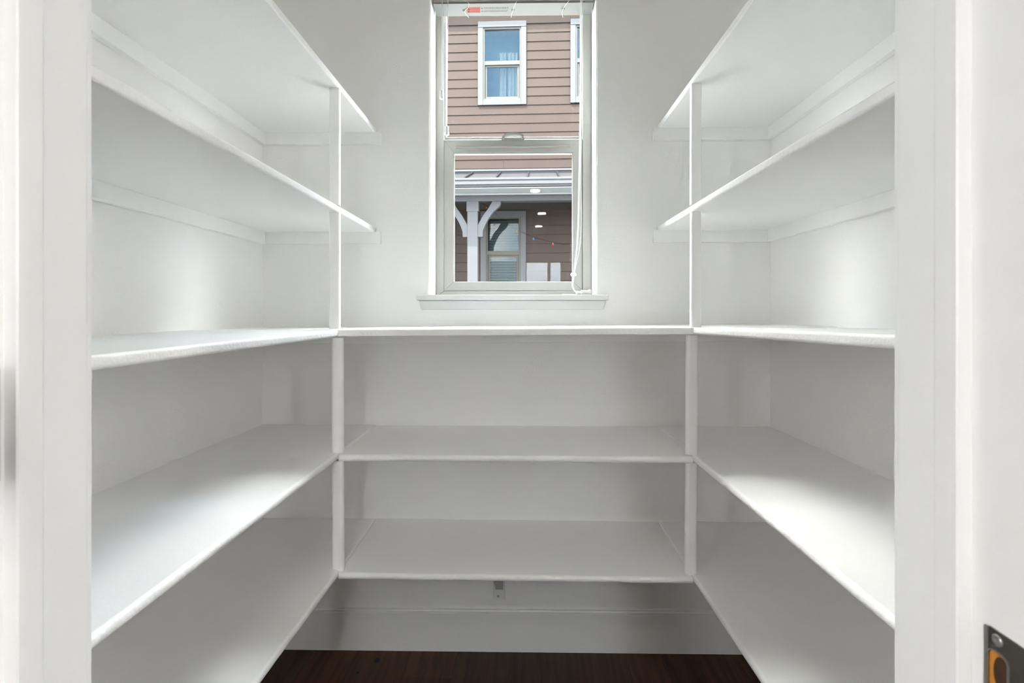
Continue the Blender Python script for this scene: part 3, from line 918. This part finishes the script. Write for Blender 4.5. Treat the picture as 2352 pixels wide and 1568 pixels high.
def house_window(W, cw, head, zmeet, mv, inside):
    x0, x1, z0, z1 = W
    bm = B(); ring4(bm, x0 + cw, x1 - cw, z0 + cw, z1 - head, 0.030, -0.018, 0.060)
    bx(bm, x0 + cw + 0.03, x1 - cw - 0.03, -0.010, 0.045, zmeet - 0.03, zmeet + 0.045)
    w = hp('window', bm, mv)
    bm = B(); bx(bm, x0, x1, -0.045, 0.0, z1 - head, z1, 0.004, 1); hp('head_casing', bm, M_HTRIM, w)
    for a, b in ((x0, x0 + cw), (x1 - cw, x1)):
        bm = B(); bx(bm, a, b, -0.038, 0.0, z0 + 0.0, z1 - head - 0.001, 0.003, 1); hp('side_casing', bm, M_HTRIM, w)
    bm = B(); bx(bm, x0 + cw + 0.001, x1 - cw - 0.001, -0.038, 0.0, z0, z0 + cw, 0.003, 1); hp('sill_casing', bm, M_HTRIM, w)
    gx0, gx1 = x0 + cw + 0.030, x1 - cw - 0.030
    bm = B(); bx(bm, gx0, gx1, 0.012, 0.016, zmeet + 0.04, z1 - head - 0.03); hp('pane', bm, M_HGLASS, w)
    bm = B(); ring4(bm, gx0 + 0.006, gx1 - 0.006, z0 + cw + 0.032, zmeet - 0.028, 0.036, 0.018, 0.042, 0.045); hp('lower_sash', bm, mv, w)
    bm = B(); bx(bm, gx0 + 0.03, gx1 - 0.03, 0.030, 0.034, z0 + cw + 0.07, zmeet - 0.06); hp('pane', bm, M_HGLASS, w)
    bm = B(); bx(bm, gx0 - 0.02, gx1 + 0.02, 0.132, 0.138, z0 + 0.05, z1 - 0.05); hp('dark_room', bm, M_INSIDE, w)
    inside(w, gx0, gx1, z0 + cw + 0.03, z1 - head - 0.03)

def curtain(bm, u0, u1, z0, z1, folds, amp=0.020, y=0.085):
    n = folds * 8
    rows = []
    for z in (z0, z0 + (z1 - z0) * 0.45, z1 - 0.05, z1):
        row = []
        for k in range(n + 1):
            t = k / n
            a = amp if z < z1 - 0.04 else amp * 0.8
            zz_ = z + (0.012 * math.cos(2 * PI * folds * t) if z == z1 else 0)
            row.append(bm.verts.new((u0 + (u1 - u0) * t, y + a * math.sin(2 * PI * folds * t), zz_)))
        rows.append(row)
    for a, b in zip(rows, rows[1:]):
        for k in range(n):
            bm.faces.new((a[k], a[k + 1], b[k + 1], b[k]))
def curtains(w, x0, x1, z0, z1):
    m = (x0 + x1) / 2
    bm = B(); curtain(bm, m - 0.060, m + 0.075, z0, z1 - 0.40, 2); hp('curtain', bm, M_CURTAIN, w, smooth=True)
    bm = B(); curtain(bm, m + 0.095, x1 - 0.03, z0, z1 - 0.40, 3); hp('curtain', bm, M_CURTAIN, w, smooth=True)
def slats(w, x0, x1, z0, z1):
    z = z0
    while z < z1 - 0.03:
        bm = B(); prism(bm, [(0.060, z), (0.058, z + 0.003), (0.098, z + 0.046), (0.100, z + 0.043)], 'x', x0 + 0.01, x1 - 0.01)
        hp('blind_slat', bm, M_BLINDOUT, w)
        z += 0.050
house_window(W1, 0.098, 0.110, 4.755, M_HVINYL, curtains)
house_window(W2, 0.098, 0.110, 4.765, M_HVINYL, curtains)
house_window(WLO, 0.105, 0.108, 1.145, M_HVINYLB, slats)

# porch: metal roof with ribs, gutter, soffit, beam, post and brackets
bm = B()
prism(bm, [(-1.33, 2.185), (-0.02, 2.655), (-0.02, 2.635), (-1.33, 2.165)], 'x', -4.2, 4.2)
roof = hp('porch_roof', bm, M_METALROOF)
for k in range(-7, 8):
    u = -0.412 + 0.5305 * k
    bm = B()
    prism(bm, [(-1.335, 2.1855), (-1.335, 2.2150), (-0.022, 2.6920), (-0.022, 2.6555)], 'x', u - 0.012, u + 0.012)
    hp('roof_rib', bm, M_ROOFSHADE, roof)
bm = B(); prism(bm, [(-0.005, 2.740), (-0.042, 2.735), (-0.045, 2.700), (-0.030, 2.700), (-0.030, 2.72), (-0.005, 2.72)], 'x', -4.2, 4.2)
hp('wall_flashing', bm, M_HTRIM, roof)
bm = B(); bx(bm, -4.2, 4.2, -0.035, -0.017, 2.635, 2.715)
hp('flashing_strip', bm, M_ROOFSHADE, roof)
bm = B()
gp = [(-1.335, 2.184), (-1.455, 2.190), (-1.462, 2.184), (-1.462, 2.158), (-1.450, 2.152), (-1.445, 2.140), (-1.452, 2.132), (-1.452, 2.088), (-1.440, 2.082), (-1.425, 2.070), (-1.425, 2.056), (-1.335, 2.050)]
prism(bm, gp, 'x', -4.3, 4.3)
hp('gutter', bm, M_HTRIM)
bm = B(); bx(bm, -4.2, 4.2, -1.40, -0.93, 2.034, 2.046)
so = hp('soffit', bm, M_TRIMLIFT)
bm = B(); bx(bm, -4.2, 4.2, -1.050, -0.900, 1.905, 1.995, 0.003, 1); bx(bm, -4.2, 4.2, -1.062, -0.895, 1.996, 2.033, 0.004, 1)
hp('porch_beam', bm, M_HTRIM)
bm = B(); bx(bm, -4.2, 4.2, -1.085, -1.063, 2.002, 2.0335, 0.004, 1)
hp('beam_light_line', bm, M_TRIMLIFT)  # added strip in lightened paint, stands for the sunlit line on the beam
bm = B(); bx(bm, -4.0, 4.0, -0.899, -0.02, 1.965, 1.990)
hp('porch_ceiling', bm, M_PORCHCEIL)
for u in (-0.8145, 2.60, -4.0 + 0.09):
    bm = B(); bx(bm, u - 0.088, u + 0.088, -1.045, -0.87, HZ, 1.7335, 0.003, 1)
    bx(bm, u - 0.103, u + 0.103, -1.048, -0.86, 1.734, 1.9045, 0.003, 1)
    pst = hp('porch_post', bm, M_HTRIM)
br = [(0.088, 1.503), (0.180, 1.665), (0.270, 1.790), (0.338, 1.9045), (0.478, 1.9045), (0.478, 1.862), (0.455, 1.818), (0.350, 1.723), (0.268, 1.612), (0.218, 1.517), (0.174, 1.406), (0.168, 1.303), (0.088, 1.303)]
for s in (-1, 1):
    bm = B(); prism(bm, [(-0.8145 + s * (p[0] + 0.0005), p[1] - 0.0005) for p in br], 'y', -1.03, -0.93)
    hp('bracket', bm, M_HTRIM)

# party string lights sagging under the porch beam
sl = thing('string_lights', (0, 9.5, 1.2), 'dark cord with coloured bulbs sagging under the porch beam', 'lights', rotz=-0.032)
ORIGIN[sl.name] = Vector((0, 0, 1.2))
wire = [(-0.815, -0.87, 1.968), (-0.605, -0.80, 1.885), (-0.483, -0.80, 1.785), (-0.338, -0.80, 1.648), (-0.073, -0.80, 1.464), (0.215, -0.80, 1.330), (0.554, -0.80, 1.238), (0.884, -0.80, 1.205), (1.6, -0.80, 1.35), (2.50, -0.82, 1.90)]
bm = B(); tube(bm, smooth_path(wire, 6), 0.004, 6)
link('cord', bm, M_BLACKWIRE, sl, smooth=True)
for (u, z), c in zip(((-0.605, 1.880), (-0.073, 1.459), (0.215, 1.325), (0.554, 1.233), (0.884, 1.200)), ((0.060, 0.020, 0.003), (0.040, 0.042, 0.012), (0.008, 0.017, 0.040), (0.055, 0.008, 0.006), (0.008, 0.034, 0.030))):
    bm = B(); lathe(bm, [(0.008, 0.0), (0.009, -0.016), (0.016, -0.026), (0.018, -0.036), (0.012, -0.050), (0.003, -0.057)], (u, -0.80, z), 'z', 12)
    link('bulb', bm, mat('bulb_glass', c, 0.3, var=0.05, spec=0.05), sl, smooth=True)
